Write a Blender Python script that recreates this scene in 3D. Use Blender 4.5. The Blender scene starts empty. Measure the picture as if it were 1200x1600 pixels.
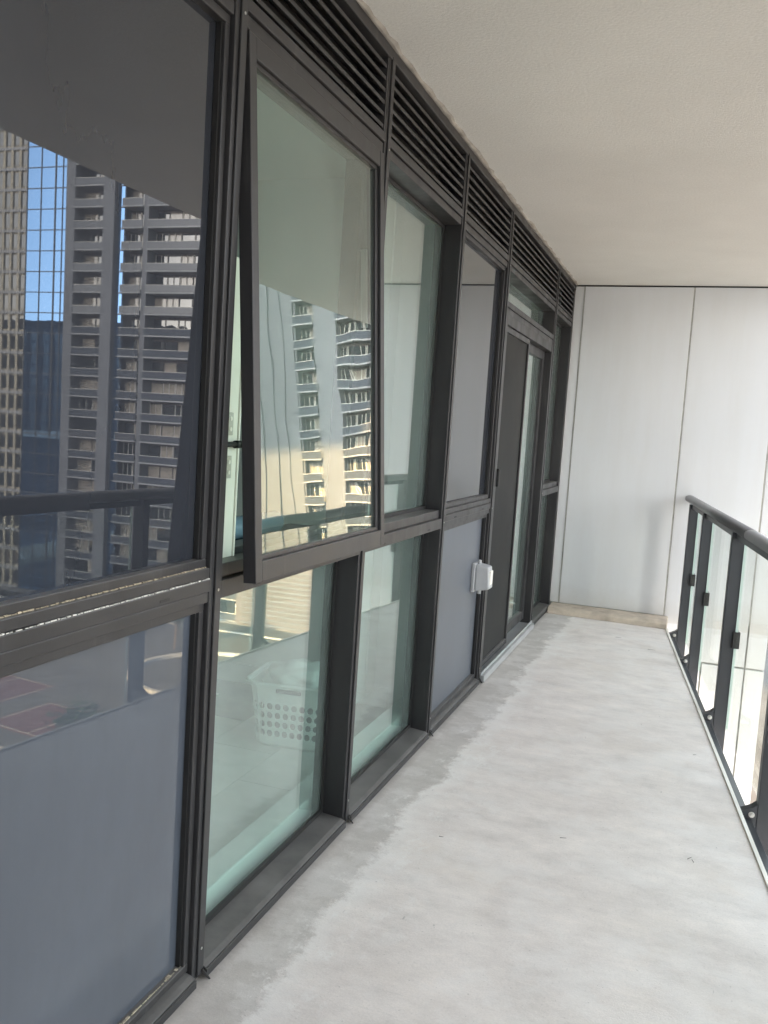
import bpy, bmesh, math, random
from mathutils import Vector, Matrix
R = math.radians
random.seed(7)
S = bpy.context.scene
C = S.collection

# ------------------------------------------------------------------ camera
CX, CZ = 1.045, 1.395
yaw, pitch, roll = 0.3364, -0.0968, 0.0646
F = Vector((-math.sin(yaw)*math.cos(pitch), math.cos(yaw)*math.cos(pitch), math.sin(pitch)))
Rt = Vector((math.cos(yaw), math.sin(yaw), 0))
U = Rt.cross(F)
c_, s_ = math.cos(roll), math.sin(roll)
X = Rt*c_ + U*s_
Y = U*c_ - Rt*s_
cam = bpy.data.cameras.new('camera')
cam.sensor_fit = 'VERTICAL'
cam.sensor_height = 36
cam.lens = 1385.9/1600*36
cam.clip_start = 0.05
cam.clip_end = 3000
co = bpy.data.objects.new('camera', cam)
C.objects.link(co)
m = Matrix((X, Y, -F)).transposed().to_4x4()
m.translation = Vector((CX, 0, CZ))
co.matrix_world = m
S.camera = co

# ------------------------------------------------------------------ sky, sun, exposure
SUN_EL, SUN_AZ = R(20), R(168)          # azimuth of the sun clockwise from +Y
W = bpy.data.worlds.new('World')
S.world = W
W.use_nodes = True
nt = W.node_tree
sky = nt.nodes.new('ShaderNodeTexSky')
sky.sky_type = 'NISHITA'
sky.sun_disc = False
sky.sun_elevation = SUN_EL
sky.sun_rotation = SUN_AZ
sky.air_density = 1.0
sky.dust_density = 2.0
sky.ozone_density = 0.6
bg = nt.nodes['Background']
bg.inputs['Strength'].default_value = 0.15
haze = nt.nodes.new('ShaderNodeHueSaturation')       # milky, hazy daylight
haze.inputs['Saturation'].default_value = 0.28
nt.links.new(sky.outputs[0], haze.inputs['Color'])
nt.links.new(haze.outputs[0], bg.inputs[0])
sd = bpy.data.lights.new('sun', 'SUN')
sd.energy = 4.4
sd.angle = R(0.5)
sd.color = (1.0, 0.65, 0.28)
so = bpy.data.objects.new('sun', sd)
C.objects.link(so)
tosun = Vector((math.sin(SUN_AZ)*math.cos(SUN_EL), math.cos(SUN_AZ)*math.cos(SUN_EL), math.sin(SUN_EL)))
so.rotation_euler = tosun.to_track_quat('Z', 'Y').to_euler()
so.location = (0, 0, 60)
S.view_settings.view_transform = 'Standard'
S.view_settings.look = 'None'
S.view_settings.exposure = 3.32
S.view_settings.gamma = 1.0
S.view_settings.use_curve_mapping = False
S.cycles.max_bounces = 10
S.cycles.diffuse_bounces = 5
S.cycles.glossy_bounces = 4
S.cycles.transparent_max_bounces = 16
S.cycles.transmission_bounces = 4
S.cycles.caustics_reflective = False
S.cycles.caustics_refractive = False

# ------------------------------------------------------------------ materials
def mat(name):
    m = bpy.data.materials.new(name)
    m.use_nodes = True
    t = m.node_tree
    b = t.nodes['Principled BSDF']
    return m, t, b

def nd(t, typ, **kw):
    n = t.nodes.new(typ)
    for k, v in kw.items():
        if k in n.inputs:
            n.inputs[k].default_value = v
        else:
            setattr(n, k, v)
    return n

def noise(t, scale, detail=4, rough=0.55, vec=None, stretch=None):
    n = nd(t, 'ShaderNodeTexNoise')
    n.inputs['Scale'].default_value = scale
    n.inputs['Detail'].default_value = detail
    n.inputs['Roughness'].default_value = rough
    tc = nd(t, 'ShaderNodeTexCoord') if vec is None else None
    src = tc.outputs['Object'] if vec is None else vec
    if stretch:
        mp = nd(t, 'ShaderNodeMapping')
        mp.inputs['Scale'].default_value = stretch
        t.links.new(src, mp.inputs[0])
        src = mp.outputs[0]
    t.links.new(src, n.inputs['Vector'])
    return n

def ramp(t, fac, stops):
    r = nd(t, 'ShaderNodeValToRGB')
    e = r.color_ramp.elements
    while len(e) < len(stops):
        e.new(0.5)
    for k, (p, c) in enumerate(stops):
        e[k].position = p
        e[k].color = (*c, 1) if len(c) == 3 else c
    t.links.new(fac, r.inputs[0])
    return r

def mixc(t, fac, a, b, mode='MIX'):
    n = nd(t, 'ShaderNodeMix')
    n.data_type = 'RGBA'
    n.blend_type = mode
    for sock, v in ((n.inputs[0], fac), (n.inputs[6], a), (n.inputs[7], b)):
        if isinstance(v, (int, float)):
            sock.default_value = v
        elif isinstance(v, tuple):
            sock.default_value = (*v, 1)
        else:
            t.links.new(v, sock)
    return n.outputs[2]

def mth(t, op, a, b=0.0, clamp=False):
    n = nd(t, 'ShaderNodeMath')
    n.operation = op
    n.use_clamp = clamp
    for sock, v in ((n.inputs[0], a), (n.inputs[1], b)):
        if isinstance(v, (int, float)):
            sock.default_value = v
        else:
            t.links.new(v, sock)
    return n.outputs[0]

def bump(t, b, h, strength, dist=0.002):
    n = nd(t, 'ShaderNodeBump')
    n.inputs['Strength'].default_value = strength
    n.inputs['Distance'].default_value = dist
    t.links.new(h, n.inputs['Height'])
    t.links.new(n.outputs[0], b.inputs['Normal'])
    return n

def plain(name, col, rough=0.6, metallic=0.0, var=0.12, scale=3.0, bmp=0.0, bscale=60, spec=0.5):
    m, t, b = mat(name)
    n = noise(t, scale, 5)
    lo = tuple(x*(1-var) for x in col)
    hi = tuple(min(1, x*(1+var)) for x in col)
    r = ramp(t, n.outputs[0], [(0.3, lo), (0.7, hi)])
    t.links.new(r.outputs[0], b.inputs['Base Color'])
    b.inputs['Roughness'].default_value = rough
    b.inputs['Metallic'].default_value = metallic
    b.inputs['Specular IOR Level'].default_value = spec
    if bmp:
        bump(t, b, noise(t, bscale, 4).outputs[0], bmp)
    return m

def schlick(t, r0, top=1.0):
    lw = nd(t, 'ShaderNodeLayerWeight')
    lw.inputs[0].default_value = 0.5
    p = mth(t, 'POWER', lw.outputs['Facing'], 4.0)
    return mth(t, 'ADD', mth(t, 'MULTIPLY', p, top-r0), r0, True)

def glassy(name, r0, tint, opaque=None, wave=0.0, wscale=1.2, dirt=0.0, groughness=0.0, gloss=(1, 1, 1), seed=0.0, top=1.0):
    """a pane: transparent (or opaque backed) with a mirror reflection that grows towards grazing"""
    m = bpy.data.materials.new(name)
    m.use_nodes = True
    t = m.node_tree
    t.nodes.remove(t.nodes['Principled BSDF'])
    out = t.nodes['Material Output']
    g = nd(t, 'ShaderNodeBsdfGlossy')
    g.inputs['Color'].default_value = (*gloss, 1)
    g.inputs['Roughness'].default_value = groughness
    if opaque:
        d = nd(t, 'ShaderNodeBsdfDiffuse')
        n = noise(t, 2.2, 8, 0.65, stretch=(1, 1, 0.4))
        r = ramp(t, n.outputs[0], [(0.3, tuple(x*0.86 for x in opaque)), (0.7, tuple(x*1.14 for x in opaque))])
        t.links.new(r.outputs[0], d.inputs[0])
        base = d.outputs[0]
    else:
        d = nd(t, 'ShaderNodeBsdfTransparent')
        d.inputs[0].default_value = (*tint, 1)
        base = d.outputs[0]
        if dirt > 0:
            df = nd(t, 'ShaderNodeBsdfDiffuse')
            df.inputs[0].default_value = (0.62, 0.72, 0.68, 1)
            mx = nd(t, 'ShaderNodeMixShader')
            n = noise(t, 2.5, 6, 0.6, stretch=(1, 1, 0.35))
            rr = ramp(t, n.outputs[0], [(0.35, (dirt*0.6,)*3), (0.75, (dirt*1.5,)*3)])
            t.links.new(rr.outputs[0], mx.inputs[0])
            t.links.new(base, mx.inputs[1])
            t.links.new(df.outputs[0], mx.inputs[2])
            base = mx.outputs[0]
    if wave:
        tc = nd(t, 'ShaderNodeTexCoord')
        mp = nd(t, 'ShaderNodeMapping')
        mp.inputs['Location'].default_value = (seed, seed*1.7, seed*0.6)
        t.links.new(tc.outputs['Object'], mp.inputs[0])
        n = noise(t, wscale, 1.5, 0.5, vec=mp.outputs[0])
        bm_ = nd(t, 'ShaderNodeBump')
        bm_.inputs['Strength'].default_value = 1.0
        bm_.inputs['Distance'].default_value = wave
        t.links.new(n.outputs[0], bm_.inputs['Height'])
        t.links.new(bm_.outputs[0], g.inputs['Normal'])
    mx = nd(t, 'ShaderNodeMixShader')
    t.links.new(schlick(t, r0, top), mx.inputs[0])
    t.links.new(base, mx.inputs[1])
    t.links.new(g.outputs[0], mx.inputs[2])
    t.links.new(mx.outputs[0], out.inputs['Surface'])
    return m

M = {}
def frame_mat():
    m, t, b = mat('charcoal_aluminium')
    n = noise(t, 7, 6, 0.65, stretch=(1, 1, 0.3))
    n2 = noise(t, 160, 2)
    r = ramp(t, n.outputs[0], [(0.3, (0.027, 0.027, 0.029)), (0.7, (0.042, 0.041, 0.042))])
    # pale dust settled on upward faces
    geo = nd(t, 'ShaderNodeNewGeometry')
    sx = nd(t, 'ShaderNodeSeparateXYZ')
    t.links.new(geo.outputs['Normal'], sx.inputs[0])
    up = mth(t, 'MULTIPLY', mth(t, 'MAXIMUM', sx.outputs[2], 0.0), n.outputs[0])
    up = mth(t, 'MULTIPLY', up, 1.0, True)
    col = mixc(t, up, r.outputs[0], (0.20, 0.195, 0.185))
    t.links.new(col, b.inputs['Base Color'])
    rr = ramp(t, n.outputs[0], [(0.3, (0.28,)*3), (0.7, (0.50,)*3)])
    t.links.new(rr.outputs[0], b.inputs['Roughness'])
    b.inputs['Specular IOR Level'].default_value = 0.32
    # faint scuffs and dried drip marks
    dr_ = noise(t, 26, 6, 0.7, stretch=(1, 1, 0.08))
    df_ = ramp(t, dr_.outputs[0], [(0.60, (0,)*3), (0.72, (0.22,)*3)])
    t.links.new(mixc(t, df_.outputs[0], col, (0.14, 0.135, 0.125)), b.inputs['Base Color'])
    bump(t, b, n2.outputs[0], 0.15, 0.0006)
    return m
M['frame'] = frame_mat()
M['rail'] = plain('graphite_powder_coat', (0.035, 0.038, 0.045), 0.38, var=0.15, bmp=0.1, bscale=200)
M['gasket'] = plain('black_rubber', (0.012, 0.012, 0.012), 0.6)
M['dark'] = plain('louvre_cavity', (0.006, 0.006, 0.006), 0.9)
M['spandrel'] = glassy('blue_grey_spandrel_glass', 0.062, None, groughness=0.010, opaque=(0.026, 0.029, 0.036), wave=0.00035, wscale=1.1)
M['spandrel_satin'] = glassy('blue_grey_satin_spandrel_glass', 0.04, None, opaque=(0.085, 0.096, 0.115), groughness=0.28, top=0.55)
M['spandrel_low'] = glassy('blue_grey_lower_spandrel_glass', 0.058, None, groughness=0.010, opaque=(0.074, 0.086, 0.106), wave=0.0004, wscale=1.0, seed=4)
M['vision'] = glassy('green_tinted_vision_glass', 0.105, (0.855, 0.955, 0.92), wave=0.0007, wscale=1.3, dirt=0.10)
M['sash_glass'] = glassy('sash_vision_glass', 0.045, (0.76, 0.855, 0.805), wave=0.0017, wscale=2.3, dirt=0.06, seed=2)
M['rail_glass'] = glassy('clear_guard_glass', 0.02, (0.95, 0.975, 0.965), top=0.22, wave=0.0, dirt=0.05)
M['screen'] = None
M['bolt'] = plain('galvanised_steel', (0.55, 0.55, 0.53), 0.35, 0.9)
M['white_plastic'] = plain('grey_white_plastic', (0.44, 0.45, 0.46), 0.35, var=0.06)
M['white_paint'] = plain('white_paint', (0.80, 0.81, 0.80), 0.55, var=0.03, scale=1.2)
M['white_metal'] = plain('white_metal', (0.84, 0.81, 0.74), 0.4, var=0.05)
M['threshold'] = plain('pale_aluminium_sill', (0.42, 0.43, 0.43), 0.35, 0.3, var=0.15)
M['caulk'] = plain('sealant', (0.33, 0.31, 0.28), 0.8, var=0.3, scale=14, bmp=0.5, bscale=60)
M['basket'] = plain('white_basket_plastic', (0.85, 0.87, 0.86), 0.35, var=0.03)
M['blue_roll'] = plain('blue_grey_vinyl', (0.17, 0.26, 0.34), 0.25, var=0.2)
M['tile'] = plain('pale_grey_tile', (0.56, 0.57, 0.55), 0.3, var=0.06, scale=4)
M['grout'] = plain('grout', (0.25, 0.26, 0.25), 0.8)
M['twig'] = plain('dry_twig', (0.10, 0.08, 0.06), 0.9)

def screen_mat():
    m, t, b = mat('dark_insect_screen')
    tr = nd(t, 'ShaderNodeBsdfTransparent')
    mx = nd(t, 'ShaderNodeMixShader')
    mx.inputs[0].default_value = 0.84
    b.inputs['Base Color'].default_value = (0.060, 0.060, 0.058, 1)
    b.inputs['Roughness'].default_value = 0.75
    b.inputs['Specular IOR Level'].default_value = 0.2
    n = noise(t, 3, 4)
    r = ramp(t, n.outputs[0], [(0.3, (0.022, 0.023, 0.023)), (0.7, (0.034, 0.034, 0.033))])
    t.links.new(r.outputs[0], b.inputs['Base Color'])
    t.links.new(tr.outputs[0], mx.inputs[1])
    t.links.new(b.outputs[0], mx.inputs[2])
    t.links.new(mx.outputs[0], t.nodes['Material Output'].inputs['Surface'])
    return m
M['screen'] = screen_mat()

def floor_mat():
    m, t, b = mat('balcony_concrete')
    tc = nd(t, 'ShaderNodeTexCoord')
    o = tc.outputs['Object']
    big = noise(t, 1.1, 3, 0.5, vec=o)
    mid = noise(t, 5.5, 10, 0.72, vec=o, stretch=(0.8, 1.25, 1))
    fine = noise(t, 150, 5, 0.75, vec=o)
    c1 = ramp(t, big.outputs[0], [(0.30, (0.72, 0.66, 0.62)), (0.5, (0.78, 0.722, 0.68)), (0.72, (0.815, 0.765, 0.725))])
    c2 = ramp(t, mid.outputs[0], [(0.30, (0.80, 0.795, 0.79)), (0.46, (0.945, 0.94, 0.94)), (0.54, (1.0, 1.0, 1.0)), (0.70, (1.12, 1.11, 1.10))])
    col = mixc(t, 1.0, c1.outputs[0], c2.outputs[0], 'MULTIPLY')
    c3 = ramp(t, fine.outputs[0], [(0.3, (0.88,)*3), (0.7, (1.06,)*3)])
    col = mixc(t, 0.8, col, c3.outputs[0], 'MULTIPLY')
    # dried puddle outlines: thin slightly darker contour lines
    pd = noise(t, 2.4, 4, 0.55, vec=o)
    pl = ramp(t, pd.outputs[0], [(0.545, (0,)*3), (0.556, (0.09,)*3), (0.568, (0,)*3)])
    col = mixc(t, pl.outputs[0], col, (0.48, 0.46, 0.43))
    # hairline trowel scratches running across
    ts = noise(t, 30, 3, 0.6, vec=o, stretch=(0.12, 1.6, 1))
    tf = ramp(t, ts.outputs[0], [(0.66, (0,)*3), (0.72, (0.30,)*3)])
    col = mixc(t, tf.outputs[0], col, (0.52, 0.50, 0.47))
    # warm stains
    st = noise(t, 2.1, 4, 0.5, vec=o)
    sf = ramp(t, st.outputs[0], [(0.52, (0,)*3), (0.72, (0.35,)*3)])
    col = mixc(t, sf.outputs[0], col, (0.66, 0.58, 0.50))
    # grey waterproofing strip along the window wall with a ragged, whitish crusted edge
    sx = nd(t, 'ShaderNodeSeparateXYZ')
    t.links.new(o, sx.inputs[0])
    e1 = noise(t, 2.6, 6, 0.62, vec=o)
    e2 = noise(t, 26, 9, 0.75, vec=o)
    wob = mth(t, 'ADD', mth(t, 'MULTIPLY', mth(t, 'SUBTRACT', e1.outputs[0], 0.5), 0.30),
              mth(t, 'MULTIPLY', mth(t, 'SUBTRACT', e2.outputs[0], 0.5), 0.11))
    xw = mth(t, 'SUBTRACT', mth(t, 'ADD', sx.outputs[0], wob), mth(t, 'MULTIPLY', sx.outputs[1], 0.012))
    strip = ramp(t, xw, [(0.126, (1,)*3), (0.142, (0.45,)*3), (0.165, (0,)*3)])
    crust = ramp(t, xw, [(0.140, (0,)*3), (0.150, (1.0,)*3), (0.24, (0,)*3)])
    col = mixc(t, mth(t, 'MULTIPLY', crust.outputs[0], e2.outputs[0]), col, (0.84, 0.83, 0.80))
    sc = ramp(t, mid.outputs[0], [(0.3, (0.46, 0.43, 0.40)), (0.7, (0.62, 0.585, 0.55))])
    scf = mixc(t, 0.8, sc.outputs[0], c3.outputs[0], 'MULTIPLY')
    col = mixc(t, strip.outputs[0], col, scf)
    bl = noise(t, 3.2, 9, 0.7, vec=o)
    blf = ramp(t, bl.outputs[0], [(0.50, (0,)*3), (0.56, (0.25,)*3), (0.70, (0.40,)*3)])
    col = mixc(t, blf.outputs[0], col, (0.80, 0.775, 0.75))
    ws = noise(t, 9, 10, 0.8, vec=o, stretch=(1, 0.6, 1))
    near = ramp(t, xw, [(0.03, (0,)*3), (0.14, (1,)*3), (0.45, (0,)*3)])
    wsf = ramp(t, ws.outputs[0], [(0.54, (0,)*3), (0.60, (0.75,)*3)])
    col = mixc(t, mth(t, 'MULTIPLY', near.outputs[0], wsf.outputs[0]), col, (0.82, 0.80, 0.77))
    gr_ = noise(t, 85, 3, 0.6, vec=o)
    grf = ramp(t, gr_.outputs[0], [(0.66, (0,)*3), (0.71, (0.5,)*3)])
    col = mixc(t, grf.outputs[0], col, (0.42, 0.39, 0.36))
    # ragged darker band where the floor meets the sills
    edge = ramp(t, mth(t, 'ADD', sx.outputs[0], mth(t, 'MULTIPLY', e2.outputs[0], 0.03)), [(0.018, (0.55,)*3), (0.055, (0,)*3)])
    col = mixc(t, edge.outputs[0], col, (0.22, 0.20, 0.18))
    # thin dark scratches and specks
    sp = noise(t, 55, 2, 0.5, vec=o, stretch=(1, 0.3, 1))
    spf = ramp(t, sp.outputs[0], [(0.74, (0,)*3), (0.79, (0.55,)*3)])
    col = mixc(t, spf.outputs[0], col, (0.26, 0.25, 0.24))
    t.links.new(col, b.inputs['Base Color'])
    b.inputs['Roughness'].default_value = 0.62
    b.inputs['Specular IOR Level'].default_value = 0.4
    hh = mth(t, 'ADD', mth(t, 'MULTIPLY', fine.outputs[0], 0.5), mth(t, 'MULTIPLY', mid.outputs[0], 1.2))
    hh = mth(t, 'ADD', hh, mth(t, 'MULTIPLY', strip.outputs[0], -0.6))
    bump(t, b, hh, 0.5, 0.003)
    return m
M['floor'] = floor_mat()

def ceil_mat():
    m, t, b = mat('stippled_ceiling_render')
    a = noise(t, 90, 5, 0.7)
    c = noise(t, 1.4, 6, 0.6)
    r = ramp(t, c.outputs[0], [(0.3, (0.66, 0.66, 0.63)), (0.7, (0.735, 0.735, 0.705))])
    f = ramp(t, a.outputs[0], [(0.3, (0.90,)*3), (0.7, (1.06,)*3)])
    t.links.new(mixc(t, 0.8, r.outputs[0], f.outputs[0], 'MULTIPLY'), b.inputs['Base Color'])
    b.inputs['Roughness'].default_value = 0.9
    bump(t, b, a.outputs[0], 0.8, 0.004)
    return m
M['ceiling'] = ceil_mat()

def panel_mat():
    m, t, b = mat('white_cladding_panel')
    c = noise(t, 1.1, 4, 0.5)
    r = ramp(t, c.outputs[0], [(0.3, (0.650, 0.675, 0.695)), (0.7, (0.695, 0.715, 0.73))])
    s = noise(t, 6, 6, 0.7, stretch=(1, 1, 0.12))
    f = ramp(t, s.outputs[0], [(0.35, (0.95, 0.94, 0.92)), (0.6, (1, 1, 1))])
    col = mixc(t, 0.6, r.outputs[0], f.outputs[0], 'MULTIPLY')
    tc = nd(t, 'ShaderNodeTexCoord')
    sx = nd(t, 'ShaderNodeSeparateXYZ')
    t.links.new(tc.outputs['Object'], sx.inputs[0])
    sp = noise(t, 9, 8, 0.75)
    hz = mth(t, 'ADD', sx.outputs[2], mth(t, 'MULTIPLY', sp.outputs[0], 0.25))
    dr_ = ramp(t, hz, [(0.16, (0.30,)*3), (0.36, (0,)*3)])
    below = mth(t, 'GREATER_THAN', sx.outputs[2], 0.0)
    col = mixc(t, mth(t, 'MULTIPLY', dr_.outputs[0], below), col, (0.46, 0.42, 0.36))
    t.links.new(col, b.inputs['Base Color'])
    b.inputs['Roughness'].default_value = 0.32
    bump(t, b, noise(t, 2.2, 2).outputs[0], 0.25, 0.003)
    return m
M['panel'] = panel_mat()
M['joint'] = plain('grey_joint_sealant', (0.40, 0.40, 0.37), 0.7, var=0.25, scale=10)
M['curb'] = plain('bare_cement_upstand', (0.50, 0.43, 0.35), 0.9, var=0.22, scale=12, bmp=0.5, bscale=60)

# city materials
M['t_conc'] = plain('tower_grey_concrete', (0.155, 0.165, 0.185), 0.8, var=0.1, scale=0.15)
M['t_slab'] = plain('tower_slab_edge', (0.30, 0.31, 0.33), 0.8, var=0.08, scale=0.3)
M['t_recess'] = plain('tower_recess_wall', (0.13, 0.12, 0.13), 0.8, var=0.3, scale=0.4)
M['t_beige'] = plain('tower_beige_stone', (0.38, 0.35, 0.28), 0.8, var=0.1, scale=0.2)
M['t_frame'] = plain('tower_pale_window_frame', (0.58, 0.57, 0.54), 0.6, var=0.1)
M['t_guard'] = glassy('tower_guard_glass', 0.035, None, opaque=(0.075, 0.085, 0.105))
M['t_glass'] = glassy('tower_window_glass', 0.16, None, opaque=(0.035, 0.04, 0.045), wave=0.02, wscale=0.35)
M['t_curtain'] = glassy('tower_window_with_drawn_curtain', 0.10, None, opaque=(0.36, 0.33, 0.29), wave=0.02, wscale=0.35)
M['t_mirror'] = glassy('tower_reflective_blue_glass', 0.60, None, opaque=(0.03, 0.05, 0.08), wave=0.006, wscale=0.25, gloss=(0.30, 0.56, 1.0))
M['t_dark'] = plain('tower_dark_mullion', (0.07, 0.075, 0.085), 0.5)
M['city'] = plain('hazy_city_ground', (0.28, 0.275, 0.27), 0.9, var=0.3, scale=0.02)
M['asphalt'] = plain('asphalt', (0.055, 0.055, 0.058), 0.9, var=0.2, scale=0.2)
M['paving'] = plain('grey_paving', (0.075, 0.078, 0.08), 0.85, var=0.3, scale=0.15)
M['kerb'] = plain('pale_kerb_stone', (0.42, 0.42, 0.41), 0.8)
M['court'] = plain('red_court_surface', (0.10, 0.035, 0.04), 0.8, var=0.1, scale=0.3)
M['line'] = plain('worn_line_paint', (0.40, 0.40, 0.39), 0.7)
M['leaf'] = plain('foliage', (0.045, 0.085, 0.03), 0.8, var=0.5, scale=1.5)
M['bark'] = plain('bark', (0.10, 0.075, 0.05), 0.9)
M['car_white'] = plain('white_car_paint', (0.75, 0.75, 0.76), 0.25)
M['car_dark'] = plain('dark_car_paint', (0.04, 0.045, 0.05), 0.25)
M['car_silver'] = plain('silver_car_paint', (0.35, 0.36, 0.37), 0.3)

# ------------------------------------------------------------------ helpers
class MB:
    def __init__(s):
        s.v = []; s.f = []
    def box(s, x0, x1, y0, y1, z0, z1):
        i = len(s.v)
        s.v += [(x, y, z) for z in (z0, z1) for y in (y0, y1) for x in (x0, x1)]
        s.f += [(i, i+2, i+3, i+1), (i+4, i+5, i+7, i+6), (i, i+1, i+5, i+4), (i+2, i+6, i+7, i+3), (i, i+4, i+6, i+2), (i+1, i+3, i+7, i+5)]
        return s
    def prism_y(s, prof, y0, y1):
        """profile of (x, z) points, counter-clockwise seen from -y"""
        i = len(s.v); n = len(prof)
        s.v += [(x, y0, z) for x, z in prof] + [(x, y1, z) for x, z in prof]
        s.f.append(tuple(range(i, i+n)))
        s.f.append(tuple(reversed(range(i+n, i+2*n))))
        for k in range(n):
            j = (k+1) % n
            s.f.append((i+j, i+k, i+n+k, i+n+j))
        return s
    def cyl(s, p, q, r0, r1=None, n=12):
        p, q = Vector(p), Vector(q)
        r1 = r0 if r1 is None else r1
        d = (q-p).normalized()
        a = d.orthogonal().normalized(); b = d.cross(a)
        i = len(s.v)
        for c, r in ((p, r0), (q, r1)):
            for k in range(n):
                w = 2*math.pi*k/n
                s.v.append(tuple(c + a*(r*math.cos(w)) + b*(r*math.sin(w))))
        s.f.append(tuple(reversed(range(i, i+n)))); s.f.append(tuple(range(i+n, i+2*n)))
        for k in range(n):
            j = (k+1) % n
            s.f.append((i+k, i+j, i+n+j, i+n+k))
        return s
    def mesh(s, name, m):
        me = bpy.data.meshes.new(name)
        me.from_pydata(s.v, [], s.f)
        me.materials.append(m)
        bm = bmesh.new(); bm.from_mesh(me)
        bmesh.ops.recalc_face_normals(bm, faces=bm.faces)
        bm.to_mesh(me); bm.free()
        return me
    def build(s, name, m, parent=None, bev=0.0, smooth=False):
        o = bpy.data.objects.new(name, s.mesh(name, m))
        C.objects.link(o)
        if parent: o.parent = parent
        if bev:
            b = o.modifiers.new('bevel', 'BEVEL'); b.width = bev; b.segments = 2; b.limit_method = 'ANGLE'
        if smooth:
            for p in o.data.polygons: p.use_smooth = True
        return o

def part(name, me, parent, loc=(0, 0, 0), rot=None, bev=0):
    o = bpy.data.objects.new(name, me)
    C.objects.link(o); o.parent = parent; o.location = loc
    if rot: o.rotation_euler = rot
    if bev:
        b = o.modifiers.new('bevel', 'BEVEL'); b.width = bev; b.segments = 2; b.limit_method = 'ANGLE'
    return o

def thing(name, label, cat, loc=(0, 0, 0), rz=0, group=None):
    o = bpy.data.objects.new(name, None)
    C.objects.link(o)
    o.location = loc; o.rotation_euler = (0, 0, rz)
    return tag(o, label, cat, group)
def tag(o, label, cat, group=None):
    o['label'] = label; o['category'] = cat
    if group: o['group'] = group
    return o
def struct(o, kind='structure'):
    o['kind'] = kind
    return o
def bx(name, m, x0, x1, y0, y1, z0, z1, parent=None, bev=0):
    return MB().box(x0, x1, y0, y1, z0, z1).build(name, m, parent, bev)

# ------------------------------------------------------------------ layout of the balcony
YM = [-2.06, -1.09, -0.12, 0.85, 1.842, 2.81, 3.805, 4.771, 6.405, 7.243]   # far edge of each mullion
MW = 0.048
L = 7.243
H = 2.6
RA = 0.1146
R0 = Vector((0.899, L, 0))
RD = Vector((math.sin(RA), -math.cos(RA), 0))      # along the guard rail, towards the camera
RN = Vector((math.cos(RA), math.sin(RA), 0))       # outwards
END = -2.2
def rail_pt(s, off=0.0, z=0.0):
    p = R0 + RD*s + RN*off
    return Vector((p.x, p.y, z))
def rail_x(y): return R0.x + (L-y)*math.tan(RA)

# balcony floor slab
def slab():
    bm = bmesh.new()
    xs_n, ys_n = 1, 1
    a = (-0.13, END), (-0.13, L), (rail_x(L), L), (rail_x(END), END)
    top = [bm.verts.new((x, y, 0)) for x, y in a]
    bot = [bm.verts.new((x, y, -0.2)) for x, y in a]
    bm.faces.new(top); bm.faces.new(bot[::-1])
    for k in range(4):
        j = (k+1) % 4
        bm.faces.new((top[k], bot[k], bot[j], top[j]))
    bmesh.ops.recalc_face_normals(bm, faces=bm.faces)
    me = bpy.data.meshes.new('balcony_floor'); bm.to_mesh(me); bm.free()
    me.materials.append(M['floor'])
    o = bpy.data.objects.new('balcony_floor', me); C.objects.link(o)
    return struct(o)
floor = slab()
# pale edge flashing along the slab edge
q = [rail_pt(0, -0.008), rail_pt(0, 0.006), rail_pt(9.5, 0.006), rail_pt(9.5, -0.008)]
mb = MB()
mb.v = [(p.x, p.y, z) for z in (-0.06, 0.006) for p in q]
mb.f = [(0, 1, 2, 3), (4, 5, 6, 7), (0, 1, 5, 4), (1, 2, 6, 5), (2, 3, 7, 6), (3, 0, 4, 7)]
mb.build('edge_flashing', M['white_metal'], floor)

ceil = struct(bx('balcony_ceiling', M['ceiling'], -0.04, 1.95, END, L+2.0, H, H+0.22))

# ------------------------------------------------------------------ the white end wall
wall = thing('cladding_wall', 'white panelled end wall closing the far end of the balcony', 'wall', (0, L, 0))
bx('backing', M['joint'], -0.2, 1.645, 0.012, 0.25, -14, H+0.2, wall)
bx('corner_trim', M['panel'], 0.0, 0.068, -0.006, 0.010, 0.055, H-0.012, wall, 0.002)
for (a, b) in ((0.078, 0.889), (0.901, 1.515), (1.527, 1.66)):
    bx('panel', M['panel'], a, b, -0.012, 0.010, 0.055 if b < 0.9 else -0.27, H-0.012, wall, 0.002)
zz = -0.285
while zz > -12:
    for (a, b) in ((0.901, 1.20), (1.212, 1.515), (1.527, 1.66)):
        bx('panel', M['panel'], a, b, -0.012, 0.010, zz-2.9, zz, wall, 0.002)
    zz -= 2.915
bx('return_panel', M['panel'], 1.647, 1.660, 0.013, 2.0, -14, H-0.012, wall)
for (a, b) in ((0.0685, 0.0775), (0.8895, 0.9005), (1.5155, 1.5265)):
    js = bx('joint_strip', M['joint'], a, b, -0.009, 0.011, 0.055, H-0.012, wall)
    for q in range(9):
        MB().cyl(((a+b)/2, -0.009, 0.2+q*0.28), ((a+b)/2, -0.0115, 0.2+q*0.28), 0.003, n=8).build('rivet', M['bolt'], js)
bx('top_gasket', M['gasket'], 0.0, 1.66, -0.010, 0.011, H-0.0085, H-0.001, wall)

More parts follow.
